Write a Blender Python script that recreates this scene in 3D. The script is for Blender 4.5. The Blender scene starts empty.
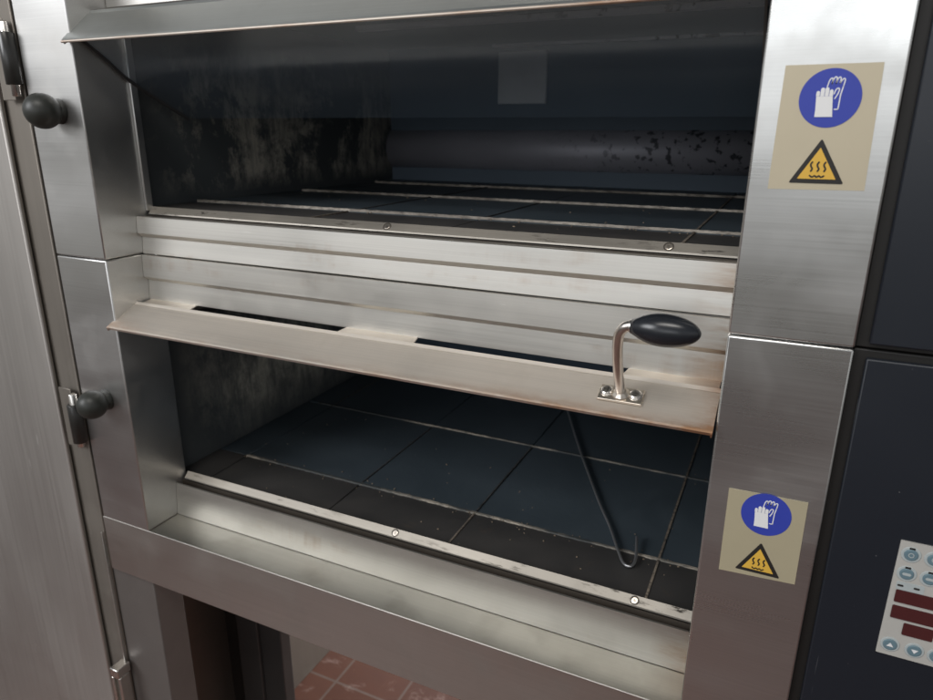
import bpy, bmesh, math, random
from mathutils import Vector, Matrix
random.seed(7)
S = bpy.context.scene
COL = S.collection

# ---------------------------------------------------------------- materials
def mat(name):
    m = bpy.data.materials.new(name); m.use_nodes = True
    nt = m.node_tree
    return m, nt, nt.nodes['Principled BSDF']
def coords(nt, scale, loc=(0, 0, 0)):
    tc = nt.nodes.new('ShaderNodeTexCoord'); mp = nt.nodes.new('ShaderNodeMapping')
    mp.inputs['Scale'].default_value = scale; mp.inputs['Location'].default_value = loc
    nt.links.new(tc.outputs['Object'], mp.inputs['Vector'])
    return mp.outputs['Vector']
def noise(nt, scale, s=1.0, detail=4, rough=.55, loc=(0, 0, 0), dist=0):
    n = nt.nodes.new('ShaderNodeTexNoise'); n.inputs['Scale'].default_value = s
    n.inputs['Detail'].default_value = detail; n.inputs['Roughness'].default_value = rough
    n.inputs['Distortion'].default_value = dist
    nt.links.new(coords(nt, scale, loc), n.inputs['Vector'])
    return n.outputs['Fac']
def ramp(nt, fac, stops, interp='LINEAR'):
    r = nt.nodes.new('ShaderNodeValToRGB'); r.color_ramp.interpolation = interp
    e = r.color_ramp.elements
    while len(e) < len(stops): e.new(.5)
    for i, (p, c) in enumerate(stops):
        e[i].position = p; e[i].color = (c, c, c, 1) if isinstance(c, (int, float)) else (*c, 1)
    nt.links.new(fac, r.inputs['Fac'])
    return r.outputs['Color']
def math_(nt, op, a, b=None, clamp=False):
    n = nt.nodes.new('ShaderNodeMath'); n.operation = op; n.use_clamp = clamp
    for i, v in enumerate((a, b)):
        if v is None: continue
        if isinstance(v, (int, float)): n.inputs[i].default_value = v
        else: nt.links.new(v, n.inputs[i])
    return n.outputs[0]
def mixc(nt, fac, a, b):
    n = nt.nodes.new('ShaderNodeMix'); n.data_type = 'RGBA'
    if isinstance(fac, (int, float)): n.inputs['Factor'].default_value = fac
    else: nt.links.new(fac, n.inputs['Factor'])
    for k, v in (('A', a), ('B', b)):
        i = [s for s in n.inputs if s.name == k and s.type == 'RGBA'][0]
        if isinstance(v, tuple): i.default_value = (*v, 1)
        else: nt.links.new(v, i)
    return [s for s in n.outputs if s.type == 'RGBA'][0]
def bump(nt, b, h, strength, dist=.001, prev=None):
    n = nt.nodes.new('ShaderNodeBump'); n.inputs['Strength'].default_value = strength
    n.inputs['Distance'].default_value = dist
    nt.links.new(h, n.inputs['Height'])
    if prev: nt.links.new(prev, n.inputs['Normal'])
    nt.links.new(n.outputs['Normal'], b.inputs['Normal'])
    return n.outputs['Normal']
def axis(nt, k):
    tc = nt.nodes.new('ShaderNodeTexCoord'); s = nt.nodes.new('ShaderNodeSeparateXYZ')
    nt.links.new(tc.outputs['Object'], s.inputs[0])
    return s.outputs[k]
def maprange(nt, v, a, b, c=0., d=1.):
    n = nt.nodes.new('ShaderNodeMapRange'); n.inputs[1].default_value = a; n.inputs[2].default_value = b
    n.inputs[3].default_value = c; n.inputs[4].default_value = d
    nt.links.new(v, n.inputs[0]); return n.outputs[0]

def steel(name, grain='x', base=(.60, .585, .57), rough=.30, smudge=.10, rust=None, dirt=0., seed=0., wave=.25, aniso=.5):
    m, nt, b = mat(name)
    fine = {'x': (3, 700, 700), 'z': (700, 700, 3), 'y': (700, 3, 700)}[grain]
    med = {'x': (1.2, 60, 60), 'z': (60, 60, 1.2), 'y': (60, 1.2, 60)}[grain]
    g = noise(nt, fine, 1, 3, .6, (seed, seed, seed))
    g2 = noise(nt, med, 1, 3, .6, (seed + 3, seed, seed))
    big = noise(nt, (6, 6, 6), 1, 5, .6, (seed, 4 + seed, 0), .6)
    blot = noise(nt, (14, 14, 14), 1, 4, .55, (seed * 2, 1, 7), .2)
    c = mixc(nt, ramp(nt, g, [(.3, 0), (.7, 1)]), tuple(x * .94 for x in base), tuple(min(1, x * 1.04) for x in base))
    c = mixc(nt, math_(nt, 'MULTIPLY', ramp(nt, g2, [(.35, 0), (.7, 1)]), .16), c, tuple(x * .85 for x in base))
    c = mixc(nt, math_(nt, 'MULTIPLY', ramp(nt, blot, [(.5, 0), (.78, 1)]), .16 + dirt), c, (base[0] * .62, base[1] * .58, base[2] * .52))
    sv = {'x': (24, 330, 330), 'z': (330, 330, 24), 'y': (330, 24, 330)}[grain]
    scr = ramp(nt, noise(nt, sv, 1, 2, .5, (seed * 5, 2, seed)), [(.735, 0), (.765, 1)])
    zone = ramp(nt, noise(nt, (9, 9, 9), 1, 3, .6, (seed, 9, 4)), [(.5, 0), (.62, 1)])
    scr = math_(nt, 'MULTIPLY', scr, zone)
    c = mixc(nt, math_(nt, 'MULTIPLY', scr, .5), c, (.86, .85, .82))
    wipe = noise(nt, (3.5, 3.5, 10) if grain == 'x' else (10, 10, 3), 1, 2, .5, (seed * 1.7, 3, 1), .3)
    if rust:
        c = rust(nt, c)
    nt.links.new(c, b.inputs['Base Color'])
    b.inputs['Metallic'].default_value = .96
    r = math_(nt, 'ADD', math_(nt, 'MULTIPLY', big, smudge * 1.6), rough - smudge * .8)
    r = math_(nt, 'ADD', r, math_(nt, 'MULTIPLY', g, .12))
    r = math_(nt, 'ADD', r, math_(nt, 'MULTIPLY', ramp(nt, blot, [(.52, 0), (.75, 1)]), .12 if dirt >= 0 else .015))
    r = math_(nt, 'ADD', r, math_(nt, 'MULTIPLY', ramp(nt, wipe, [(.42, 0), (.62, 1)]), .13 if grain == 'x' else .04))
    r = math_(nt, 'ADD', r, math_(nt, 'MULTIPLY', scr, .15))
    nt.links.new(r, b.inputs['Roughness'])
    n1 = bump(nt, b, g, .06, .0003)
    wv = noise(nt, (5, 5, 5), 1, 2, .5, (seed * 3, 0, 2))
    bump(nt, b, wv, wave, .006, n1)
    if aniso:
        b.inputs['Anisotropic'].default_value = aniso
        t = nt.nodes.new('ShaderNodeTangent'); t.direction_type = 'RADIAL'
        t.axis = {'x': 'X', 'y': 'Y', 'z': 'Z'}[grain]
        v = nt.nodes.new('ShaderNodeCombineXYZ')
        for i, k in enumerate('xyz'): v.inputs[i].default_value = 1. if k == grain else 0.
        nt.links.new(v.outputs[0], b.inputs['Tangent'])
    return m
def edge_rust(nt, c):
    # brown heat stain growing towards the right end and the front hem of the door lip
    x = maprange(nt, axis(nt, 0), .40, .70); y = maprange(nt, axis(nt, 1), .012, -.012)
    n = noise(nt, (40, 90, 90), 1, 5, .65)
    nb = noise(nt, (9, 60, 60), 1, 3, .6, (4, 0, 0))
    a = math_(nt, 'MULTIPLY', math_(nt, 'POWER', y, 3), math_(nt, 'ADD', math_(nt, 'MULTIPLY', x, .9), math_(nt, 'MULTIPLY', ramp(nt, nb, [(.45, 0), (.65, 1)]), .5)))
    e = math_(nt, 'POWER', maprange(nt, axis(nt, 0), .655, .698), 3)
    a = math_(nt, 'ADD', a, math_(nt, 'MULTIPLY', e, .6))
    l = math_(nt, 'MULTIPLY', maprange(nt, axis(nt, 0), .06, 0.), math_(nt, 'MULTIPLY', y, .45))
    a = math_(nt, 'ADD', a, l)
    a = math_(nt, 'MULTIPLY', a, ramp(nt, n, [(.3, .25), (.62, 1)]), True)
    return mixc(nt, math_(nt, 'MINIMUM', a, .8), c, (.42, .20, .075))
def sill_rust(nt, c):
    n = noise(nt, (5, 5, 30), 1, 5, .7, (2, 0, 1))
    v = noise(nt, (70, 4, 4), 1, 3, .6, (8, 0, 1))
    a = math_(nt, 'MULTIPLY', ramp(nt, n, [(.56, 0), (.72, 1)]), ramp(nt, v, [(.45, .1), (.75, 1)]))
    a = math_(nt, 'MULTIPLY', a, .5)
    e = math_(nt, 'MULTIPLY', maprange(nt, axis(nt, 0), .66, .70), ramp(nt, n, [(.42, 0), (.6, .7)]))
    return mixc(nt, math_(nt, 'ADD', a, e, True), c, (.36, .21, .11))
def strip_dirt(nt, c):
    n = noise(nt, (26, 130, 130), 1, 5, .7, (0, 3, 0))
    n2 = noise(nt, (5, 20, 20), 1, 3, .6, (1, 3, 0))
    a = math_(nt, 'MULTIPLY', ramp(nt, n, [(.58, 0), (.64, 1)]), ramp(nt, n2, [(.42, 0), (.6, 1)]))
    return mixc(nt, math_(nt, 'MULTIPLY', a, .92), c, (.03, .025, .02))

def plain(name, col, rough=.5, metal=0., spec=.5, var=.15, vs=60, bs=.05, coat=0.):
    m, nt, b = mat(name)
    n = noise(nt, (vs,) * 3, 1, 4, .6)
    nt.links.new(mixc(nt, n, tuple(x * (1 - var) for x in col), tuple(min(1, x * (1 + var)) for x in col)), b.inputs['Base Color'])
    b.inputs['Roughness'].default_value = rough; b.inputs['Metallic'].default_value = metal
    b.inputs['Specular IOR Level'].default_value = spec
    b.inputs['Coat Weight'].default_value = coat
    if bs: bump(nt, b, noise(nt, (vs * 4,) * 3, 1, 3), bs, .0005)
    return m

M = {}
M['post'] = steel('brushed_post_steel', 'x', (.645, .645, .63), .20, .10, seed=1., wave=.34)
M['postU'] = M['post']
M['left_post'] = steel('left_post_steel', 'x', (.66, .655, .64), .27, .12, seed=5., wave=.4, dirt=.05)
M['sill'] = steel('sill_steel', 'x', (.67, .65, .605), .34, .10, rust=sill_rust, seed=2., wave=.2)
M['ledge'] = steel('ledge_steel', 'x', (.43, .42, .385), .40, .12, seed=2.5, dirt=.15)
M['strip'] = steel('strip_steel', 'x', (.43, .40, .355), .42, .1, rust=strip_dirt, seed=3.)
M['lip'] = steel('door_lip_steel', 'x', (.74, .69, .63), .50, .10, rust=edge_rust, seed=4., wave=.2)
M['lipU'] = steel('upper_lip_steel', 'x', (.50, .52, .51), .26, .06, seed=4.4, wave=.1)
M['rail'] = steel('rail_steel', 'x', (.60, .58, .545), .33, .1, seed=6., wave=.2)
M['cab'] = steel('cabinet_steel', 'z', (.50, .475, .445), .40, .03, seed=7., wave=.08, dirt=-.12)
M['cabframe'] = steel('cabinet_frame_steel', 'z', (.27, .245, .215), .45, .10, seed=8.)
M['chrome'] = plain('bright_steel', (.72, .69, .65), .24, 1., var=.1)
M['rod'] = plain('handle_rod_steel', (.60, .56, .52), .30, 1., var=.2)
M['plate'] = plain('handle_plate_steel', (.60, .54, .47), .30, 1., var=.3, vs=200)
M['grip'] = plain('black_bakelite', (.014, .016, .020), .26, 0, .5, .2, 40, .03)
M['knob'] = plain('dark_green_knob', (.028, .030, .026), .42, 0, .45, .25, 60, .06)
M['sleeve'] = plain('black_hinge_sleeve', (.018, .017, .015), .28, 0, .6, .2)
M['cream'] = plain('aged_sticker_foil', (.50, .44, .32), .42, .25, .5, .05, 30, .02)
M['creamL'] = plain('aged_sticker_foil_lower', (.46, .41, .28), .42, .25, .5, .05, 30, .02)
M['blue'] = plain('sign_blue', (.035, .055, .36), .4, 0, .4, .06, 40, 0)
M['white'] = plain('sign_white', (.74, .74, .74), .45, 0, .4, .03, 40, 0)
M['yellow'] = plain('sign_yellow', (.66, .40, .06), .42, 0, .4, .06, 40, 0)
M['black'] = plain('sign_black', (.02, .018, .016), .45, 0, .4, .06, 40, 0)
M['ctl'] = plain('control_film', (.44, .43, .40), .35, 0, .45, .06, 90, 0)
M['btn'] = plain('button_grey_blue', (.13, .20, .235), .35, 0, .4, .1, 200, 0)
M['btnrim'] = plain('button_pale_ring', (.40, .44, .44), .4, 0, .4, .1, 200, 0)
M['led'] = plain('display_red_dark', (.07, .018, .018), .2, 0, .5, .08, 100, 0)
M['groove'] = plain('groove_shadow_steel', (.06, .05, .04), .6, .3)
M['standleg'] = plain('stand_grey_steel', (.15, .135, .125), .48, .35, .5, .15, 18)
M['darkleg'] = plain('dark_leg_paint', (.06, .056, .054), .45, .2, .5, .2, 15)
M['blackleg'] = plain('black_panel_paint', (.012, .011, .010), .5, 0, .4, .2, 15)

# black side fascia with dust specks and scratches
m, nt, b = mat('black_fascia_enamel')
sp = noise(nt, (230, 230, 230), 1, 2, .5); msk = noise(nt, (9, 9, 5), 1, 3, .6, (3, 3, 3))
f = math_(nt, 'MULTIPLY', ramp(nt, sp, [(.74, 0), (.78, 1)]), ramp(nt, msk, [(.50, 0), (.62, 1)]))
scr = ramp(nt, noise(nt, (260, 260, 9), 1, 2, .5, (5, 0, 5)), [(.755, 0), (.78, 1)])
f = math_(nt, 'ADD', math_(nt, 'MULTIPLY', f, .5), math_(nt, 'MULTIPLY', scr, .25), True)
nt.links.new(mixc(nt, f, (.012, .015, .021), (.30, .30, .30)), b.inputs['Base Color'])
b.inputs['Specular IOR Level'].default_value = .45
nt.links.new(math_(nt, 'ADD', math_(nt, 'MULTIPLY', noise(nt, (7, 7, 7), 1, 4), .25), .22), b.inputs['Roughness'])
M['fascia'] = m
# oven stone
m, nt, b = mat('dark_oven_stone')
n = noise(nt, (9, 9, 9), 1, 6, .65, dist=.7); n2 = noise(nt, (60, 60, 60), 1, 5, .7)
c = mixc(nt, n, (.036, .050, .060), (.080, .102, .120))
fl = math_(nt, 'MULTIPLY', ramp(nt, noise(nt, (16, 16, 16), 1, 7, .75, (5, 2, 0), .5), [(.60, 0), (.85, 1)]), .4)
nt.links.new(mixc(nt, fl, c, (.16, .17, .17)), b.inputs['Base Color'])
nt.links.new(math_(nt, 'ADD', math_(nt, 'MULTIPLY', n, .3), .36), b.inputs['Roughness'])
b.inputs['Specular IOR Level'].default_value = .5
bump(nt, b, n2, .25, .0015); M['stone'] = m
mb = m.copy(); mb.name = 'burnt_oven_stone'; M['burnt'] = mb
for nd in mb.node_tree.nodes:
    if nd.type == 'MIX':
        ins = [q for q in nd.inputs if q.type == 'RGBA']
        if not ins[0].is_linked: ins[0].default_value = (.022, .023, .025, 1); ins[1].default_value = (.065, .060, .056, 1)
        else: ins[1].default_value = (.15, .10, .06, 1)
# flour-caked bar
m, nt, b = mat('floured_joint')
n = noise(nt, (60, 200, 200), 1, 5, .7); n3 = noise(nt, (7, 7, 7), 1, 3, .6, (2, 0, 0))
k = math_(nt, 'MULTIPLY', ramp(nt, n, [(.36, .2), (.55, 1)]), ramp(nt, n3, [(.3, .35), (.6, 1)]))
nt.links.new(mixc(nt, k, (.06, .045, .035), (.50, .45, .38)), b.inputs['Base Color'])
b.inputs['Roughness'].default_value = .7; bump(nt, b, n, .5, .001); M['joint'] = m
mL = m.copy(); mL.name = 'patchy_floured_joint'; M['jointL'] = mL
for nd in mL.node_tree.nodes:
    if nd.type == 'VALTORGB' and abs(nd.color_ramp.elements[1].position - .6) < .01: nd.color_ramp.elements[0].position = .46; nd.color_ramp.elements[0].color = (.02, .02, .02, 1)
    if nd.type == 'MIX':
        ins = [q for q in nd.inputs if q.type == 'RGBA']; ins[0].default_value = (.05, .055, .055, 1); ins[1].default_value = (.48, .42, .34, 1)
m2 = m.copy(); m2.name = 'faint_floured_joint'; M['joint2'] = m2
bb = m2.node_tree.nodes
for nd in bb:
    if nd.type == 'MIX':
        ins = [s for s in nd.inputs if s.type == 'RGBA']; ins[0].default_value = (.03, .03, .03, 1); ins[1].default_value = (.23, .19, .15, 1)
m3 = m2.copy(); m3.name = 'dark_joint'; M['joint3'] = m3
for nd in m3.node_tree.nodes:
    if nd.type == 'MIX':
        ins = [s for s in nd.inputs if s.type == 'RGBA']; ins[0].default_value = (.012, .012, .012, 1); ins[1].default_value = (.10, .10, .10, 1)
# chamber walls: soot with pale scaled patches
def chamber(name, lo, hi, col, dark=(.085, .094, .098), zr=None, sc=6.):
    m, nt, b = mat(name)
    n = noise(nt, (sc, sc, sc), 1, 9, .74, (1.3, .4, 2.1), .35)
    n2 = noise(nt, (sc * 4, sc * 4, sc * 2.2), 1, 6, .8, (0, 7, 0), .2)
    v = math_(nt, 'ADD', math_(nt, 'MULTIPLY', n, .62), math_(nt, 'MULTIPLY', n2, .38))
    f = ramp(nt, v, [(lo, 0), (hi, 1)])
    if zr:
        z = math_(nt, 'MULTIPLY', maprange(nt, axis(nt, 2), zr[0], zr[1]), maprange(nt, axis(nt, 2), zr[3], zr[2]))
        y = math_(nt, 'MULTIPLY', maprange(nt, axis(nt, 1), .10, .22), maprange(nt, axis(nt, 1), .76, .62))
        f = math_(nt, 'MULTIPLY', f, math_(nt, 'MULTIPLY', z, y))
    drip = ramp(nt, noise(nt, (30, 60, 12), 1, 5, .7, (2, 2, 2)), [(.36, .3), (.55, 1)])
    f = math_(nt, 'MULTIPLY', f, drip)
    nt.links.new(mixc(nt, f, dark, col), b.inputs['Base Color'])
    b.inputs['Roughness'].default_value = .62; b.inputs['Specular IOR Level'].default_value = .35
    bump(nt, b, n2, .4, .002)
    return m
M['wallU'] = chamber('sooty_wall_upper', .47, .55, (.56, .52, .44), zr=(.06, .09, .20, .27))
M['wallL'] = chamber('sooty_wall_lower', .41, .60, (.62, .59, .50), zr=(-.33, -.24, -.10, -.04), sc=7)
M['wallB'] = chamber('sooty_back', .58, .70, (.24, .27, .30), (.115, .150, .190))
m, nt, b = mat('speckled_pale_metal')
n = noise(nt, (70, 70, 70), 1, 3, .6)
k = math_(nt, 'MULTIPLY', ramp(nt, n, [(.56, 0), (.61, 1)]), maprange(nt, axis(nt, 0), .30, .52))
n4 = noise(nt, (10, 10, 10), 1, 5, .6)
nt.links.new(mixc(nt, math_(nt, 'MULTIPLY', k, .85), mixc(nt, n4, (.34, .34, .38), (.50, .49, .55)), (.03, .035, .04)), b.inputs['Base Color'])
b.inputs['Roughness'].default_value = .5; b.inputs['Metallic'].default_value = .3; M['palemetal'] = m
M['brightsquare'] = plain('bright_square_pale', (.92, .88, .88), .3, 0, .5, .3, 12, .0)
# tinted thin glass; its bluish reflected haze is mixed in as diffuse colour
m = bpy.data.materials.new('hazy_door_glass'); m.use_nodes = True; nt = m.node_tree; nt.nodes.clear()
o = nt.nodes.new('ShaderNodeOutputMaterial'); tr = nt.nodes.new('ShaderNodeBsdfTransparent'); gl = nt.nodes.new('ShaderNodeBsdfGlossy')
df = nt.nodes.new('ShaderNodeBsdfDiffuse'); df.inputs[0].default_value = (.22, .29, .37, 1)
tr.inputs[0].default_value = (.90, .94, .97, 1); gl.inputs['Roughness'].default_value = .22; gl.inputs[0].default_value = (.9, .95, 1, 1)
fr = nt.nodes.new('ShaderNodeFresnel'); fr.inputs[0].default_value = 1.5
mx = nt.nodes.new('ShaderNodeMixShader'); mx2 = nt.nodes.new('ShaderNodeMixShader')
nt.links.new(math_(nt, 'ADD', math_(nt, 'MULTIPLY', noise(nt, (12, 12, 12), 1, 6, .7), .12), .10), mx2.inputs[0])
nt.links.new(tr.outputs[0], mx2.inputs[1]); nt.links.new(df.outputs[0], mx2.inputs[2])
nt.links.new(math_(nt, 'MULTIPLY', fr.outputs[0], .13), mx.inputs[0]); nt.links.new(mx2.outputs[0], mx.inputs[1]); nt.links.new(gl.outputs[0], mx.inputs[2])
nt.links.new(mx.outputs[0], o.inputs[0]); M['glass'] = m
# red floor tiles
m, nt, b = mat('red_clay_tiles')
tc = nt.nodes.new('ShaderNodeTexCoord'); mp = nt.nodes.new('ShaderNodeMapping')
mp.inputs['Location'].default_value = (.031 / .15, -.4185 / .15, 0); mp.inputs['Scale'].default_value = (1 / .15,) * 3
nt.links.new(tc.outputs['Object'], mp.inputs['Vector'])
br = nt.nodes.new('ShaderNodeTexBrick'); br.offset = 0; br.inputs['Scale'].default_value = 1
br.inputs['Brick Width'].default_value = 1; br.inputs['Row Height'].default_value = 1
br.inputs['Mortar Size'].default_value = .022; br.inputs['Mortar Smooth'].default_value = .3
br.inputs['Color1'].default_value = (.165, .068, .046, 1); br.inputs['Color2'].default_value = (.21, .092, .064, 1); br.inputs['Mortar'].default_value = (.24, .18, .155, 1)
nt.links.new(mp.outputs[0], br.inputs['Vector'])
fl = ramp(nt, noise(nt, (14, 14, 14), 1, 7, .75, dist=.6), [(.56, 0), (.72, 1)])
gr = ramp(nt, noise(nt, (5, 5, 5), 1, 5, .7), [(.4, 0), (.75, .6)])
c = mixc(nt, gr, br.outputs['Color'], (.12, .06, .05))
nt.links.new(mixc(nt, math_(nt, 'MULTIPLY', fl, .6), c, (.62, .47, .42)), b.inputs['Base Color'])
b.inputs['Roughness'].default_value = .38
bump(nt, b, br.outputs['Fac'], -.4, .002); M['tile'] = m
M['whitewall'] = chamber('stained_white_wall', .40, .75, (.34, .30, .27), (.62, .56, .52), sc=16)

# ---------------------------------------------------------------- mesh helpers
def new_obj(name, bm, m, parent=None, bevel=0, seg=2, smooth=False):
    bmesh.ops.recalc_face_normals(bm, faces=bm.faces[:])
    me = bpy.data.meshes.new(name); bm.to_mesh(me); bm.free()
    o = bpy.data.objects.new(name, me); COL.objects.link(o)
    if isinstance(m, str): m = M[m]
    me.materials.append(m)
    if parent: o.parent = parent
    if smooth:
        for p in me.polygons: p.use_smooth = True
    if bevel:
        md = o.modifiers.new('bevel', 'BEVEL'); md.width = bevel; md.segments = seg; md.limit_method = 'ANGLE'
        md.angle_limit = math.radians(30); md.harden_normals = False
        for p in me.polygons: p.use_smooth = True
        try: me.set_sharp_from_angle(angle=math.radians(30))
        except Exception: pass
    return o
def box(bm, x0, x1, y0, y1, z0, z1):
    v = [bm.verts.new((x, y, z)) for x in (x0, x1) for y in (y0, y1) for z in (z0, z1)]
    for f in ((0, 1, 3, 2), (4, 6, 7, 5), (0, 4, 5, 1), (2, 3, 7, 6), (0, 2, 6, 4), (1, 5, 7, 3)):
        bm.faces.new([v[i] for i in f])
def boxo(name, x0, x1, y0, y1, z0, z1, m, parent=None, bevel=.0012):
    bm = bmesh.new(); box(bm, x0, x1, y0, y1, z0, z1)
    return new_obj(name, bm, m, parent, bevel)
def prism_x(bm, prof, x0, x1, n=1):
    """closed profile (y,z) extruded along x, with n segments"""
    rings = []
    for i in range(n + 1):
        x = x0 + (x1 - x0) * i / n
        rings.append([bm.verts.new((x, p[0], p[1])) for p in prof])
    k = len(prof)
    for a, b_ in zip(rings, rings[1:]):
        for i in range(k):
            bm.faces.new((a[i], a[(i + 1) % k], b_[(i + 1) % k], b_[i]))
    bm.faces.new(rings[0][::-1]); bm.faces.new(rings[-1])
def sheet(pl, t):
    """thickened open polyline -> closed profile"""
    off = []
    for i, p in enumerate(pl):
        a = Vector(pl[max(0, i - 1)]); c = Vector(pl[min(len(pl) - 1, i + 1)]); d = (c - a).normalized()
        off.append((p[0] - d.y * t, p[1] + d.x * t))
    return list(pl) + off[::-1]
def tube(bm, pts, rad, seg=14, cap=True):
    pts = [Vector(p) for p in pts]; rings = []
    up = Vector((0, 0, 1))
    d0 = (pts[1] - pts[0]).normalized()
    nrm = d0.cross(Vector((1, .13, .2))).normalized()
    for i, p in enumerate(pts):
        d = (pts[min(i + 1, len(pts) - 1)] - pts[max(i - 1, 0)]).normalized()
        nrm = (nrm - d * nrm.dot(d)).normalized(); bi = d.cross(nrm)
        r = rad[i] if isinstance(rad, (list, tuple)) else rad
        rings.append([bm.verts.new(p + (nrm * math.cos(2 * math.pi * k / seg) + bi * math.sin(2 * math.pi * k / seg)) * r) for k in range(seg)])
    for a, b_ in zip(rings, rings[1:]):
        for k in range(seg): bm.faces.new((a[k], a[(k + 1) % seg], b_[(k + 1) % seg], b_[k]))
    if cap: bm.faces.new(rings[0][::-1]); bm.faces.new(rings[-1])
def lathe_y(bm, c, prof, seg=36, axis=(0, 1, 0)):
    """prof = [(distance along axis, radius)]"""
    a = Vector(axis).normalized(); c = Vector(c)
    tube(bm, [c + a * d for d, r in prof], [max(r, 1e-4) for d, r in prof], seg)
def thing(name, label, cat, loc=(0, 0, 0), group=None):
    o = bpy.data.objects.new(name, None); COL.objects.link(o); o.location = loc; o.empty_display_size = .05
    o['label'] = label; o['category'] = cat
    if group: o['group'] = group
    return o
def flat(name, pts, y, t, m, parent):
    """flat shape in the x-z plane facing -y, thickness t"""
    bm = bmesh.new()
    f = [bm.verts.new((p[0], y, p[1])) for p in pts]; k = [bm.verts.new((p[0], y + t, p[1])) for p in pts]
    n = len(pts); bm.faces.new(f); bm.faces.new(k[::-1])
    for i in range(n): bm.faces.new((f[i], f[(i + 1) % n], k[(i + 1) % n], k[i]))
    return new_obj(name, bm, m, parent)
def ell(cx, cz, rx, rz, n=48): return [(cx + rx * math.cos(2 * math.pi * i / n), cz + rz * math.sin(2 * math.pi * i / n)) for i in range(n)]
def stroke_bm(bm, pl, w, y, t):
    """ribbon with round ends"""
    pl = [Vector(p) for p in pl]; L = []; Rr = []
    for i, p in enumerate(pl):
        d = (pl[min(i + 1, len(pl) - 1)] - pl[max(i - 1, 0)]).normalized(); n = Vector((-d.y, d.x)) * w / 2
        L.append(p + n); Rr.append(p - n)
    d = (pl[-1] - pl[-2]).normalized(); e = [pl[-1] + d * w * .4]
    d0 = (pl[0] - pl[1]).normalized(); s = [pl[0] + d0 * w * .4]
    # quads (robust for curved strokes)
    def q(pts):
        f = [bm.verts.new((a.x, y, a.y)) for a in pts]; k = [bm.verts.new((a.x, y + t, a.y)) for a in pts]
        bm.faces.new(f); bm.faces.new(k[::-1]); n = len(pts)
        for i in range(n): bm.faces.new((f[i], f[(i + 1) % n], k[(i + 1) % n], k[i]))
    for i in range(len(pl) - 1): q([L[i], L[i + 1], Rr[i + 1], Rr[i]])
    q([L[-1], e[0], Rr[-1]]); q([Rr[0], s[0], L[0]])

# ---------------------------------------------------------------- oven decks
def curved(pts, n=6):
    out = []
    P = [Vector(p) for p in pts]; P = [P[0]] + P + [P[-1]]
    for i in range(1, len(P) - 2):
        for k in range(n):
            t = k / n; a, b_, c, d = P[i - 1], P[i], P[i + 1], P[i + 2]
            out.append(.5 * ((2 * b_) + (-a + c) * t + (2 * a - 5 * b_ + 4 * c - d) * t * t + (-a + 3 * b_ - 3 * c + d) * t ** 3))
    out.append(P[-2]); return out

def screw(c, parent, r=.0036, axis=(0, -.715, .70), lab=None):
    bm = bmesh.new()
    a = Vector(axis).normalized()
    lathe_y(bm, c, [(0, r), (.0003, r), (.0005, r * .8), (.0005, r * .42), (.0001, r * .36)], 24, a)
    o = new_obj('screw', bm, 'plate', parent, smooth=False); r *= 1.0
    bm = bmesh.new(); lathe_y(bm, Vector(c) + a * .00002, [(0, r * 1.3), (.00035, r * 1.3)], 24, a)
    new_obj('screw_recess', bm, 'groove', parent)
    return o

def chamber_parts(root, zf, zc, wm, name_top=True):
    x0, x1, y0, y1 = -.025, .725, .076, .705
    t = .012
    boxo('chamber_wall', x0 - t, x0, y0, y1, zf - .02, zc, wm, root, 0)
    boxo('chamber_wall', x1, x1 + t, y0, y1, zf - .02, zc, wm, root, 0)
    boxo('chamber_back', x0 - t, x1 + t, y1, y1 + t, zf - .02, zc, 'wallB', root, 0)
    boxo('chamber_ceiling', x0 - t, x1 + t, y0 - .015, y1 + t, zc, zc + t, 'wallB', root, 0)
    boxo('chamber_base', x0 - t, x1 + t, y0, y1 + t, zf - .035, zf - .022, 'blackleg', root, 0)
    xs = [x0, .03, .235, .412, .647, x1]; ys = [.0765, .165, .385, .605, .705]
    for i in range(5):
        for j in range(4):
            g = .0007
            dz = random.uniform(-.0004, .0004)
            boxo('stone_slab', xs[i] + g, xs[i + 1] - g, ys[j] + g, ys[j + 1] - g, zf - .021, zf + dz, 'burnt' if j == 0 else 'stone', root, .0012)

def joints(root, zf, rows, cols):
    for (y, xa, xb, h, w, mm) in rows:
        bm = bmesh.new(); n = 160; prev = None
        for i in range(n + 1):
            x = xa + (xb - xa) * i / n; j = random.uniform(-.0003, .0003); hh = h * random.uniform(.9, 1.06); ww = w * random.uniform(.75, 1.15)
            r = [bm.verts.new((x, y - ww + j, zf - .001)), bm.verts.new((x, y - ww * .6 + j, zf + hh)), bm.verts.new((x, y + ww * .6 + j, zf + hh)), bm.verts.new((x, y + ww + j, zf - .001))]
            if prev:
                for k in range(3): bm.faces.new((prev[k], prev[k + 1], r[k + 1], r[k]))
            prev = r
        new_obj('flour_line', bm, mm, root)
    for (x, ya, yb, w, mm) in cols:
        bm = bmesh.new(); box(bm, x - w, x + w, ya, yb, zf - .001, zf + .0012)
        new_obj('flour_line', bm, mm, root)

# ---- upper deck
UP = thing('oven_deck', 'upper stainless oven deck with steeply hanging glass door, resting on the other deck', 'oven', (0, 0, 0), 'stacked oven decks')
LO = thing('oven_deck', 'lower stainless oven deck whose door lip carries the black oval handle, beneath the other deck', 'oven', (0, 0, 0), 'stacked oven decks')

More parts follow.
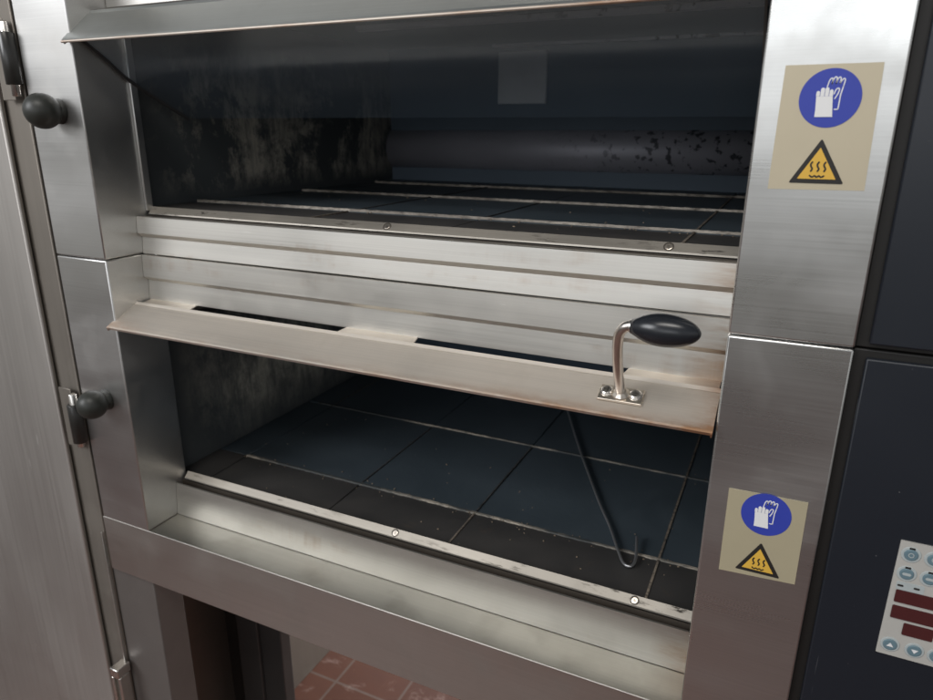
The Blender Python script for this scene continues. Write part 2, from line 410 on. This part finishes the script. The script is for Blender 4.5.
def post(root, x0, x1, z0, z1, m, jm=None):
    return boxo('side_post', x0, x1, 0, .0745, z0, z1, m, root, .0016)
for root, z0, z1 in ((UP, .0006, .46), (LO, -.3712, -.0006)):
    post(root, -.088, 0, z0, z1, 'left_post')
    post(root, .70, .787, z0, z1 if root is UP else z1, 'post')
for root, z0, z1 in ((UP, .052, .2766),):
    # narrow raised jamb edging just inside the opening
    boxo('jamb_edge', .0002, .0035, .066, .0758, z0, z1, 'left_post', root, .0008)
    boxo('jamb_edge', .6965, .6998, .066, .0758, z0, z1, 'left_post', root, .0008)

def front_bands(root, top, bot, y, step, name='front_fascia'):
    prof = [(y + .0016, top), (y + .0010, top - .0004), (y - .0008, step + .0032), (y + .0060, step - .0026), (y + .0036, bot + .0005), (y + .0040, bot), (y + .011, bot), (y + .011, bot + .004), (y + .0075, bot + .004), (y + .0075, top)]
    bm = bmesh.new(); prism_x(bm, prof, .0004, .6996, 24)
    return new_obj(name, bm, 'sill', root)
front_bands(UP, .047, .0007, .0498, .0235)
front_bands(LO, -.0008, -.0586, .0502, -.0315)
# fascia above the upper door
bm = bmesh.new(); prism_x(bm, [(.050, .46), (.050, .279), (.052, .2768), (.062, .2768), (.062, .46)], .0004, .6996, 4)
new_obj('top_fascia', bm, 'rail', UP, .001)
# lower sill and ledge
bm = bmesh.new(); prism_x(bm, [(.0560, -.3238), (.0545, -.3242), (.0500, -.3705), (.0565, -.3705), (.0565, -.3238)], .0004, .6996, 24)
new_obj('front_sill', bm, 'sill', LO)
bm = bmesh.new(); box(bm, .0004, .6996, .0016, .060, -.3745, -.3712)
new_obj('ledge', bm, 'ledge', LO)
# screw strips
def strip(root, zs):
    bm = bmesh.new()
    prof = sheet([(.0672, zs + .0012), (.0675, zs + .0028), (.0750, zs + .0098), (.0765, zs + .006)], -.0012)
    prism_x(bm, prof, .0036, .6964, 40)
    o = new_obj('screw_strip', bm, 'strip', root)
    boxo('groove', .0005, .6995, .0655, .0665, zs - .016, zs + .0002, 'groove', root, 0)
    return o
st = strip(UP, .047)
for x in (.3495, .6385): screw((x, .0712, .047 + .0063), st)
st = strip(LO, -.3238)
for x in (.348, .6385): screw((x, .0712, -.3238 + .0063), st)

chamber_parts(UP, .0535, .300, 'wallU')
chamber_parts(LO, -.3245, -.030, 'wallL')
joints(UP, .0535, [(.172, -.02, .72, .0030, .0022, 'joint'), (.385, -.005, .72, .0031, .0024, 'joint'), (.600, .0, .72, .0030, .0022, 'joint')],
       [(.235, .08, .165, .0010, 'joint2'), (.647, .08, .60, .0012, 'joint2'), (.412, .18, .37, .0008, 'joint3'), (.235, .18, .60, .0009, 'joint3')])
joints(LO, -.3245, [(.165, .03, .72, .0015, .0029, 'jointL'), (.385, .0, .72, .0014, .0022, 'jointL')],
       [(.03, .38, .6, .0007, 'joint3'), (.235, .17, .38, .0008, 'joint3'), (.412, .08, .165, .0011, 'joint2'), (.412, .165, .38, .0009, 'joint3'), (.647, .08, .62, .0013, 'joint2')])
# upper chamber back: added bulge for the lit wall band, bright square, trims
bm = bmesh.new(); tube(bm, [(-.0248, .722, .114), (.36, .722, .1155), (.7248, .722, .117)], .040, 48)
new_obj('back_band_bulge', bm, 'palemetal', UP, smooth=True)
lw = boxo('bright_square', .2105, .3045, .697, .7048, .197, .2865, 'brightsquare', UP, .002)  # brightness of the square is put into its pale colour
boxo('ceiling_trim', .20, .70, .692, .7035, .2945, .2992, 'palemetal', UP, .001)
boxo('ceiling_trim', .10, .70, .40, .412, .2915, .2995, 'palemetal', UP, .001)
boxo('ceiling_trim', .05, .70, .30, .306, .294, .2995, 'palemetal', UP, .001)

# ---- doors
def door(root, kind):
    d = bpy.data.objects.new('oven_door', None); COL.objects.link(d); d.parent = root; d.empty_display_size = .05
    if kind == 'lo':
        d['label'] = 'lower door pushed almost level, rust on the hem of its lip'
        f0, f1 = Vector((-.0108, -.0803)), Vector((.0345, -.0577)); x0, x1 = -.0035, .6985
        pane = [(.022, -.0665), (.07, -.0800), (.16, -.095)]
    else:
        d['label'] = 'upper door hanging steeply into the chamber'
        f0, f1 = Vector((-.0085, .2405)), Vector((.0300, .2742)); x0, x1 = -.0035, .6985
        pane = [(.012, .2420), (.04, .2235), (.0704, .2020), (.15, .1630)]
    u = (f1 - f0).normalized(); n = Vector((-u.y, u.x))
    hem = f0 - Vector((0, .0032)) + u * .0012
    bm = bmesh.new()
    prof = sheet([tuple(hem), tuple(f0 + u * .0002 - n * .0004), tuple(f0 + u * .0022), tuple(f0 + u * .024), tuple(f1 - u * .006), tuple(f1 - u * .004 - n * .001), tuple(f1)], -.0016)
    prism_x(bm, prof, x0, x1, 60)
    # end returns
    for xa in (x0, x1 - .0016):
        pr = [tuple(f0), tuple(f1 - n * .0012), tuple(f1 - n * .010 - u * .01), tuple(f0 - n * .004)]
        pr = [(p[0], p[1] - .0012) for p in pr]
        prism_x(bm, pr, xa + .0002, xa + .0014, 1)
    o = new_obj('door_lip', bm, 'lip' if kind == 'lo' else 'lipU', d)
    if kind == 'up':
        bm = bmesh.new(); h0 = hem + Vector((-.0008, .0004)); tube(bm, [(x0, h0.x, h0.y), (.35, h0.x, h0.y), (x1, h0.x, h0.y)], .0013, 10); new_obj('lip_hem', bm, 'lip', d, smooth=True)
    # tabs running back under the fascia
    tabs = [(.0035, .086), (.300, .398), (.612, .6965)]
    for a, b_ in (tabs if kind == 'lo' else []):
        bm = bmesh.new()
        s = f1 - n * .0022 - u * .002
        e = s + Vector((.030, .004 if kind == 'lo' else .018))
        # bevelled plan: trapezoid tab
        v = []
        for (xx, p) in ((a, s), (b_, s), (b_ - .006 if b_ < .6 else b_, e), (a + .006 if a > .1 else a, e)):
            v.append((xx, p.x, p.y))
        tv = [bm.verts.new(q) for q in v]; bv = [bm.verts.new((q[0], q[1], q[2] - .0014)) for q in v]
        bm.faces.new(tv); bm.faces.new(bv[::-1])
        for i in range(4): bm.faces.new((tv[i], tv[(i + 1) % 4], bv[(i + 1) % 4], bv[i]))
        new_obj('lip_tab', bm, 'lip' if kind == 'lo' else 'lipU', d)
    # glass
    bm = bmesh.new(); cp = [tuple(p) for p in curved(pane, 5)]
    ra = [bm.verts.new((.0045, p[0], p[1])) for p in cp]; rb = [bm.verts.new((.6955, p[0], p[1])) for p in cp]
    for i in range(len(cp) - 1): bm.faces.new((ra[i], ra[i + 1], rb[i + 1], rb[i]))
    new_obj('glass_pane', bm, 'glass', d, smooth=True)
    for xa, xb in ((.0026, .0044), (.6956, .6974)):
        bm = bmesh.new(); prism_x(bm, sheet([(p[0], p[1] + .0012) for p in cp], -.004), xa, xb); new_obj('glass_frame', bm, 'darkleg', d)
    return d, f0, f1, u, n
dU, *_ = door(UP, 'up')
dL, f0, f1, u, n = door(LO, 'lo')

# ---- handle on the lower door
U3 = Vector((0, u.x, u.y)); N3 = Vector((0, -abs(u.y), u.x)); X3 = Vector((1, 0, 0))
base = Vector((.6195, .0108, -.0695))
def lip_box(name, cx, cu, w, l, h, m, bev, off=0.):
    bm = bmesh.new(); box(bm, -w / 2, w / 2, -l / 2, l / 2, 0, h)
    Mx = Matrix((X3, U3, N3)).transposed()
    for v in bm.verts: v.co = Mx @ v.co + base + X3 * cx + U3 * cu + N3 * off
    return new_obj(name, bm, m, dL, bev, 3)
lip_box('handle_plate', 0, 0, .0385, .0180, .0024, 'plate', .0008, .0003)
for s in (-1, 1):
    c = base + X3 * (s * .0125) + N3 * .0027 + U3 * .001
    bm = bmesh.new()
    lathe_y(bm, c, [(0, .0062), (.0006, .0062), (.0007, .0051), (.0018, .0050), (.0024, .0042), (.0024, .0026), (.0008, .0022)], 28, N3)
    new_obj('handle_screw', bm, 'chrome', dL, .0002, 1)
bm = bmesh.new()   # weld bead collar round the rod
lathe_y(bm, base + N3 * .0024, [(0, .0082), (.0016, .0076), (.003, .0058), (.0042, .0046)], 10, N3)
new_obj('weld_collar', bm, 'plate', dL)
tip = Vector((.6315, -.0235, .0050))
path = curved([tuple(base + N3 * .001), tuple(base + N3 * .022 - X3 * .0012), tuple(base + N3 * .050 - X3 * .0012), tuple(base + N3 * .070 + X3 * .0006), tuple(base + N3 * .0790 + X3 * .0045), (.6290, -.0255, .0042), (.6345, -.0255, .0042)], 7)
bm = bmesh.new(); tube(bm, path, .0043, 20); new_obj('handle_rod', bm, 'rod', dL, smooth=True)
g0 = Vector((.6302, -.0255, .0042)); g1 = Vector((.6830, -.0250, .0038)); ax = (g1 - g0); L = ax.length; ax.normalize()
prof = []
for i in range(33):
    t = 1 - (1 - i / 32) ** 1.7
    t = .03 + .97 * t if i else 0
    q = (t - .46) / (.54 if t > .46 else .50)
    r = .0131 * (1 - abs(q) ** (2.0 if q > 0 else 1.9)) ** (.52 if q > 0 else .62) if t < 1 else .0002
    prof.append((t * L, max(r, .0003)))
prof[0] = (0, .0055)
bm = bmesh.new(); lathe_y(bm, g0, prof, 48, ax); new_obj('handle_grip', bm, 'grip', dL, smooth=True)
bm = bmesh.new(); lathe_y(bm, g0 - ax * .0012, [(0, .0050), (.0028, .0056)], 24, ax); new_obj('ferrule', bm, 'chrome', dL, smooth=False)

# ---- ball knobs on the left post
def knob(root, x, z, egg, lab, rr_):
    k = bpy.data.objects.new('damper_knob', None); COL.objects.link(k); k.parent = root; k['label'] = lab; k.empty_display_size = .02
    r = rr_; cy = -.0205
    prof = []
    for i in range(30):
        a = math.pi * i / 29
        d = -math.cos(a) * r
        rr = math.sin(a) * r
        if d > 0: d *= egg; rr = max(rr, .0095 * min(1, d / r * 2.)) if egg > 1.1 else max(rr, .0085 * min(1, d / r * 2.))
        prof.append((d, max(rr, .0002)))
    bm = bmesh.new(); lathe_y(bm, (x, cy, z), prof, 40, (0, 1, 0)); new_obj('ball', bm, 'knob', k, smooth=True)
    bm = bmesh.new(); lathe_y(bm, (x, cy + r * .6, z), [(0, .0135), (.003, .0128), (-cy - r * .6 - .0004, .0140)], 30, (0, 1, 0)); new_obj('stem', bm, 'knob', k, smooth=True)
knob(UP, -.0370, .1680, 1.0, 'round dark knob level with the glove sign', .0192)
knob(LO, -.0400, -.1850, 1.0, 'round dark green knob beside the hinge', .0183)

# ---- bottom rail (front apron)
bm = bmesh.new()
box(bm, -.0895, .789, 0, .0015, -.4565, -.3706)
box(bm, -.0895, .789, .0016, .060, -.4565, -.4535)
new_obj('bottom_rail', bm, 'rail', LO, .0006)


# ---- black side cabinets with the control panel
def fascia(root, z0, z1):
    boxo('control_housing', .7872, 1.25, .006, .70, z0, z1, 'blackleg', root, .001)
    boxo('black_fascia', .7955, 1.25, 0, .0058, z0 + (.0 if z0 < -.1 else .0042), z1 - (.0055 if z0 < -.1 else 0), 'fascia', root, .0012)
fascia(UP, .0006, .46); fascia(LO, -.80, -.0006)

ct = bpy.data.objects.new('control_panel', None); COL.objects.link(ct); ct.parent = LO; ct.empty_display_size = .03
def rrect(x0, x1, z0, z1, r=.001, n=4, sk=0.):
    p = []
    for cx, cz, a0 in ((x1 - r, z1 - r, 0), (x0 + r, z1 - r, 90), (x0 + r, z0 + r, 180), (x1 - r, z0 + r, 270)):
        for i in range(n + 1):
            a = math.radians(a0 + 90 * i / n); p.append((cx + r * math.cos(a), cz + r * math.sin(a)))
    return p
flat('panel_film', rrect(.8408, .921, -.2470, -.1440, .0008), -.0012, .0012, 'ctl', ct)
T = .0004; Y = -.0016
for x in (.849, .8640, .8795, .895, .9105):
    for z in (-.1543, -.1711):
        if z > -.16 and x > .89: continue
        bm = bmesh.new(); lathe_y(bm, (x, -.0013, z), [(0, .0066), (-.0003, .0066), (-.0005, .0062)], 30); new_obj('button_ring', bm, 'btnrim', ct)
        bm = bmesh.new(); lathe_y(bm, (x, -.0016, z), [(0, .0048), (-.0006, .0047), (-.0009, .0040), (-.0009, .0001)], 30); b0 = new_obj('button', bm, 'btn', ct)
        bm = bmesh.new(); 
        if z > -.16:   # small ring symbol
            pl = [(x + .0017 * math.cos(a), z + .0017 * math.sin(a)) for a in [2 * math.pi * i / 14 for i in range(15)]]
            stroke_bm(bm, pl, .0006, -.0028, .0002)
        else:
            stroke_bm(bm, [(x - .0022, z), (x + .0022, z)], .0022, -.0028, .0002)
        new_obj('button_mark', bm, 'btnrim', ct)
        flat('indicator', rrect(x - .0019, x + .0019, z + .0046, z + .0062, .0005), -.0022, .0003, 'black', ct)
for i, x in enumerate((.8490, .8655, .8805, .896, .911)):
    z = -.2367
    bm = bmesh.new(); lathe_y(bm, (x, -.0013, z), [(0, .0066), (-.0003, .0066), (-.0005, .0062)], 30); new_obj('button_ring', bm, 'btnrim', ct)
    bm = bmesh.new(); lathe_y(bm, (x, -.0016, z), [(0, .0050), (-.0006, .0049), (-.0009, .0042), (-.0009, .0001)], 30); new_obj('button', bm, 'btn', ct)
    s = 1 if i % 2 == 0 else -1
    flat('arrow_mark', [(x - .0024, z - .0013 * s), (x + .0024, z - .0013 * s), (x, z + .0021 * s)], -.0028, .0002, 'white', ct)
flat('outline', rrect(.8440, .8625, -.1860, -.1788, .0012), -.0014, .0002, 'btnrim', ct)
for x in (.8468, .8575): flat('indicator', rrect(x - .0019, x + .0019, -.1829, -.1814, .0005), -.0019, .0003, 'black', ct)
for x0, x1, z0, z1 in ((.8447, .915, -.1972, -.1862), (.8447, .915, -.2118, -.2003), (.8546, .8750, -.2250, -.2142), (.885, .905, -.2250, -.2142)):
    flat('red_display', rrect(x0, x1, z0, z1, .0010), -.0020, .0006, 'led', ct)

# ---- warning stickers
def sticker(root, quad, circ, tri, m, lab, sc):
    s = bpy.data.objects.new('warning_sticker', None); COL.objects.link(s); s.parent = root; s['label'] = lab; s.empty_display_size = .02
    flat('backing', quad, -.0005, .0004, m, s)
    cx, cz, r = circ
    flat('blue_disc', ell(cx, cz, r, r, 64), -.0008, .0002, 'blue', s)
    k = r / .0190
    P = lambda a, b_: (cx + (a - .7451) * k, cz + (b_ - .1716) * k)
    Y = -.0011; t = .0002
    # front glove: palm, cuff and four fingers with thin gaps
    bm = bmesh.new()
    def poly(pts):
        pts = [P(*p) for p in pts]; f = [bm.verts.new((p[0], Y, p[1])) for p in pts]; kk = [bm.verts.new((p[0], Y + t, p[1])) for p in pts]; nn = len(pts)
        bm.faces.new(f); bm.faces.new(kk[::-1])
        for i in range(nn): bm.faces.new((f[i], f[(i + 1) % nn], kk[(i + 1) % nn], kk[i]))
    poly([(.7372, .1596), (.7482, .1596), (.7476, .1640), (.7466, .1728), (.7366, .1728), (.7372, .1640)])
    fx = [(.7364, .7386, .1762), (.7389, .7413, .1782), (.7416, .7440, .1784), (.7443, .7466, .1770)]
    for a, b_, zt in fx:
        poly([(a, .1729), (b_, .1729), (b_, zt - .001)] + [((a + b_) / 2 + (b_ - a) / 2 * math.cos(math.radians(q)), zt - .001 + (b_ - a) / 2 * math.sin(math.radians(q))) for q in (30, 60, 90, 120, 150)] + [(a, zt - .001)])
    new_obj('front_glove', bm, 'white', s)
    bm = bmesh.new(); w = .00072 * k
    def st_(pts): stroke_bm(bm, [P(*p) for p in pts], w, Y + .0001, t)
    st_(curved([(.7424, .1788), (.7432, .1826), (.7442, .1842), (.7451, .1838), (.7450, .1806)], 4))
    st_(curved([(.7450, .1806), (.7456, .1834), (.7466, .1850), (.7476, .1843), (.7474, .1808)], 4))
    st_(curved([(.7474, .1808), (.7481, .1834), (.7491, .1848), (.7500, .1840), (.7497, .1808)], 4))
    st_(curved([(.7497, .1808), (.7507, .1828), (.7518, .1839), (.7526, .1830), (.7521, .1790)], 4))
    st_([(.7521, .1790), (.7512, .1740), (.7509, .1645)])
    st_([(.7509, .1645), (.7486, .1645)])
    st_(curved([(.7472, .1742), (.7479, .1768), (.7491, .1779), (.7500, .1770), (.7494, .1742), (.7480, .1712)], 4))
    new_obj('rear_glove', bm, 'white', s)
    # warning triangle
    a, b_, c = [Vector(p) for p in tri]
    g = (a + b_ + c) / 3
    def rt(sc, rad):
        pts = []
        V = [g + (p - g) * sc for p in (a, b_, c)]
        for i in range(3):
            p, q, r_ = V[i - 1], V[i], V[(i + 1) % 3]
            d1 = (p - q).normalized() * rad; d2 = (r_ - q).normalized() * rad
            for k_ in range(5):
                t_ = k_ / 4; pts.append(tuple((q + d1) * (1 - t_) ** 2 + q * 2 * t_ * (1 - t_) + (q + d2) * t_ ** 2))
        return pts
    flat('triangle_border', rt(1, .0016), -.0008, .0002, 'black', s)
    flat('yellow_triangle', rt(.70, .0003), -.0011, .0002, 'yellow', s)
    bm = bmesh.new(); h = (a.y - b_.y) / .0297; cx = g.x
    z0 = b_.y
    for dx in (-.0041, 0, .0041):
        pl = [(cx + dx * h + .0004 * h, z0 + .0144 * h), (cx + dx * h - .0005 * h, z0 + .0128 * h), (cx + dx * h - .0001 * h, z0 + .0112 * h), (cx + dx * h + .0007 * h, z0 + .0098 * h), (cx + dx * h, z0 + .0081 * h)]
        stroke_bm(bm, curved(pl, 4), .00105 * h, -.0014, .0002)
    pl = [(cx - .0045 * h, z0 + .0054 * h), (cx - .0028 * h, z0 + .0043 * h), (cx - .0013 * h, z0 + .0052 * h), (cx, z0 + .0043 * h), (cx + .0014 * h, z0 + .0052 * h), (cx + .0028 * h, z0 + .0043 * h), (cx + .0045 * h, z0 + .0053 * h)]
    stroke_bm(bm, curved(pl, 4), .0010 * h, -.0014, .0002)
    new_obj('heat_symbol', bm, 'black', s)
sticker(UP, [(.7142, .1110), (.7750, .1118), (.7735, .1932), (.7150, .1930)], (.7451, .1716, .0189), ((.7443, .1457), (.7270, .1157), (.7617, .1157)), 'cream', 'larger cream sticker with glove and hot surface symbols', 1)
sticker(LO, [(.7168, -.2085), (.7758, -.2052), (.7752, -.1292), (.7162, -.1302)], (.7465, -.1474, .0189), ((.7464, -.1738), (.7292, -.2032), (.7640, -.2032)), 'creamL', 'lower cream sticker with glove and hot surface symbols', 1)

# ---------------------------------------------------------------- wire hook lying on the lower hearth
bm = bmesh.new()
zf = -.3205
tube(bm, curved([(.395, .600, zf + .001), (.470, .430, zf), (.5469, .2673, zf), (.5800, .2030, zf), (.6020, .1550, zf), (.6125, .1350, zf), (.6215, .1330, zf), (.6235, .1480, zf), (.6190, .1740, zf + .002), (.6160, .1900, zf + .003)], 8), .0017, 12)
o = new_obj('wire_hook', bm, plain('dull_wire', (.42, .42, .43), .34, .8, var=.2), None, smooth=True)
o['label'] = 'thin bent wire hook lying diagonally on the dark stone hearth of the lower deck'; o['category'] = 'hook'

def crumbs(zf, n, lab):
    bm = bmesh.new()
    for i in range(n):
        y = .165 + random.gauss(0, .006) if random.random() < .55 else random.uniform(.08, .40)
        x = random.uniform(.0, .70); r = random.uniform(.0004, .0013)
        Mx = Matrix.Translation((x, y, zf + r * .4)) @ Matrix.Rotation(random.uniform(0, 6), 4, 'Z') @ Matrix.Diagonal((r * random.uniform(.8, 1.8), r, r * .7, 1))
        bmesh.ops.create_icosphere(bm, subdivisions=1, radius=1, matrix=Mx)
    o = new_obj('crumbs', bm, 'crumb'); o['kind'] = 'stuff'; o['label'] = lab; o['category'] = 'crumbs'
M['crumb'] = plain('toasted_crumbs', (.22, .17, .12), .8, var=.6, vs=90)
crumbs(-.3245, 150, 'burnt crumbs scattered along the front joint of the lower hearth')
crumbs(.0535, 60, 'burnt crumbs scattered over the front of the upper hearth')

# ---------------------------------------------------------------- oven stand
ST = thing('oven_stand', 'stand under the oven with steel front leg and dark inner leg above red tiles', 'stand', (0, 0, -1.0))
def sb(name, x0, x1, y0, y1, z0, z1, m, bev=.0015):
    o = boxo(name, x0, x1, y0, y1, z0, z1, m, None, bev); o.parent = ST; o.matrix_parent_inverse = Matrix.Translation((0, 0, 1.0)); return o
sb('front_leg', -.0975, -.0150, .006, .052, -1.0, -.4572, 'standleg')
sb('inner_panel', -.30, -.0695, .20, .214, -1.0, -.4572, 'blackleg')
bm = bmesh.new()
box(bm, -.0690, -.0212, .196, .226, -1.0, -.4572)
box(bm, -.0210, .0262, .202, .226, -1.0, -.4572)
o = new_obj('inner_leg', bm, 'darkleg', None, .0015); o.parent = ST; o.matrix_parent_inverse = Matrix.Translation((0, 0, 1.0))
sb('front_leg', .70, .787, .002, .088, -1.0, -.4572, 'standleg')
sb('cross_bar', -.05, .78, .70, .73, -.53, -.4572, 'darkleg')

# ---------------------------------------------------------------- steel cabinet at the left
CB = thing('steel_cabinet', 'tall brushed steel cabinet left of the oven with two black barrel hinges', 'cabinet', (-.3, 0, -1.0))
inv = Matrix.Translation((.3, 0, 1.0))
def cb(o): o.parent = CB; o.matrix_parent_inverse = inv; return o
cb(boxo('cabinet_frame', -.80, -.0985, .004, .60, -1.0, .46, 'cabframe', None, .0015))
cb(boxo('cabinet_door', -.78, -.1380, -.0035, .0035, -.98, .46, 'cab', None, .0025))
cb(boxo('frame_edge', -.1005, -.0988, -.0005, .0038, -1.0, -.40, 'rail', None, .0005))
for z0, z1, zb0, zb1, lab in ((.1845, .264, .197, .2524, 'upper hinge beside the higher knob'), (-.261, -.184, -.254, -.199, 'lower hinge beside the lower knob')):
    h = bpy.data.objects.new('hinge', None); COL.objects.link(h); cb(h); h['label'] = lab; h.empty_display_size = .02
    X = -.0965; Yh = -.0075
    def hp(o): o.parent = h; return o
    inv2 = inv
    bm = bmesh.new(); tube(bm, [(X, Yh, z0), (X, Yh, z0 + .001), (X, Yh, z1 - .001), (X, Yh, z1)], [.0040, .0048, .0048, .0040], 24)
    hp(new_obj('hinge_pin', bm, 'chrome', None, smooth=True))
    bm = bmesh.new(); tube(bm, [(X, Yh, zb0), (X, Yh, zb0 + .0008), (X, Yh, zb1 - .0008), (X, Yh, zb1)], [.0082, .0088, .0088, .0082], 28)
    hp(new_obj('hinge_sleeve', bm, 'sleeve', None, smooth=True))
    hp(boxo('hinge_leaf', X - .030, X - .0065, -.0052, -.0037, z0 - .004, z1 + .004, 'cabframe', None, .0008))
bm = bmesh.new()
box(bm, -.1060, -.0890, -.022, .001, -.640, -.6240)
box(bm, -.1060, -.1010, -.022, -.016, -.80, -.6402)
box(bm, -.0940, -.0890, -.020, -.002, -.80, -.6402)
cb(new_obj('door_latch', bm, 'chrome', None, .0015))
for ch in list(CB.children):
    pass

# ---------------------------------------------------------------- low white wall and floor
o = boxo('wall', -.60, -.174, .30, 1.4, -1.0, -.45, 'whitewall', None, .003)
o['label'] = 'stained white wall corner seen beneath the oven behind the dark leg'; o['category'] = 'wall'
bm = bmesh.new(); box(bm, -3, 3.5, -3.2, 2.2, -1.05, -1.0)
o = new_obj('floor', bm, 'tile'); o['kind'] = 'structure'

# ---------------------------------------------------------------- light
w = bpy.data.worlds.new('World'); S.world = w; w.use_nodes = True; nt = w.node_tree
bg = nt.nodes['Background']
tc = nt.nodes.new('ShaderNodeTexCoord'); sx = nt.nodes.new('ShaderNodeSeparateXYZ'); nt.links.new(tc.outputs['Generated'], sx.inputs[0])
v = math_(nt, 'ADD', math_(nt, 'MULTIPLY', sx.outputs[2], .5), .5)
c = ramp(nt, v, [(.0, (.05, .035, .03)), (.30, (.11, .098, .082)), (.40, (.20, .192, .178)), (.45, (.40, .395, .38)), (.475, (.30, .295, .285)), (.53, (.55, .55, .55)), (.565, (.74, .75, .76)), (.63, (.62, .64, .67)), (.78, (.25, .26, .28)), (1., (.12, .13, .14))])
nn = nt.nodes.new('ShaderNodeTexNoise'); nn.inputs['Scale'].default_value = 3.2; nn.inputs['Detail'].default_value = 3
mp = nt.nodes.new('ShaderNodeMapping'); mp.inputs['Scale'].default_value = (1, 1, 3.5)
nt.links.new(tc.outputs['Generated'], mp.inputs[0]); nt.links.new(mp.outputs[0], nn.inputs['Vector'])
k = ramp(nt, nn.outputs['Fac'], [(.36, .45), (.5, .9), (.62, 1.5)])
mm = nt.nodes.new('ShaderNodeMix'); mm.data_type = 'RGBA'; mm.blend_type = 'MULTIPLY'; mm.inputs['Factor'].default_value = 1
ci = [s for s in mm.inputs if s.type == 'RGBA']; nt.links.new(c, ci[0]); nt.links.new(k, ci[1])
nt.links.new([s for s in mm.outputs if s.type == 'RGBA'][0], bg.inputs[0]); bg.inputs[1].default_value = .75

def area(name, loc, target, size, sy, power, col, spread=180):
    l = bpy.data.lights.new(name, 'AREA'); l.spread = math.radians(spread); l.shape = 'RECTANGLE'; l.size = size; l.size_y = sy; l.energy = power; l.color = col
    o = bpy.data.objects.new(name, l); COL.objects.link(o); o.location = loc
    o.rotation_euler = (Vector(target) - Vector(loc)).to_track_quat('-Z', 'Y').to_euler(); return o
area('window_light', (-1.6, -2.6, 1.5), (.3, 0, 0), 1.8, 1.4, 13, (.97, .98, 1.0), 75)
area('front_fill', (.6, -3.0, .55), (.4, 0, -.1), 2.4, .9, 1.9, (.94, .97, 1.0), 80)  # added fill behind the camera, lifts the dark chambers
area('rear_fill', (.5, 2.4, -.1), (.1, .5, -1.0), 1.8, .6, 60, (1.0, .97, .95))  # added lamp behind the oven, brightens the tiles beneath it
area('ceiling_lamp', (.7, -1.2, 1.7), (.4, .05, -.1), 1.4, .4, 3.0, (1.0, .96, .90), 70)

# ---------------------------------------------------------------- camera
Rm = ((0.90516579, 0.42502593, 0.00527783), (0.13465696, -0.27495376, -0.95198106), (-0.40316547, 0.86241138, -0.30611143))
cd = bpy.data.cameras.new('camera'); cam = bpy.data.objects.new('camera', cd); COL.objects.link(cam); S.camera = cam
r, d, f = [Vector(a) for a in Rm]
mat3 = Matrix((r, -d, -f)).transposed()
cam.matrix_world = Matrix.Translation((0.7312664, -0.54655872, 0.14933169)) @ mat3.to_4x4()
cd.sensor_width = 36; cd.lens = 36 * 680.972 / 933; cd.clip_start = .02; cd.clip_end = 50
cd.dof.use_dof = True; cd.dof.focus_distance = .62; cd.dof.aperture_fstop = 9

S.render.engine = 'CYCLES'
S.view_settings.view_transform = 'Standard'; S.view_settings.look = 'None'; S.view_settings.exposure = .10; S.view_settings.gamma = 1
S.cycles.max_bounces = 10; S.cycles.transparent_max_bounces = 12
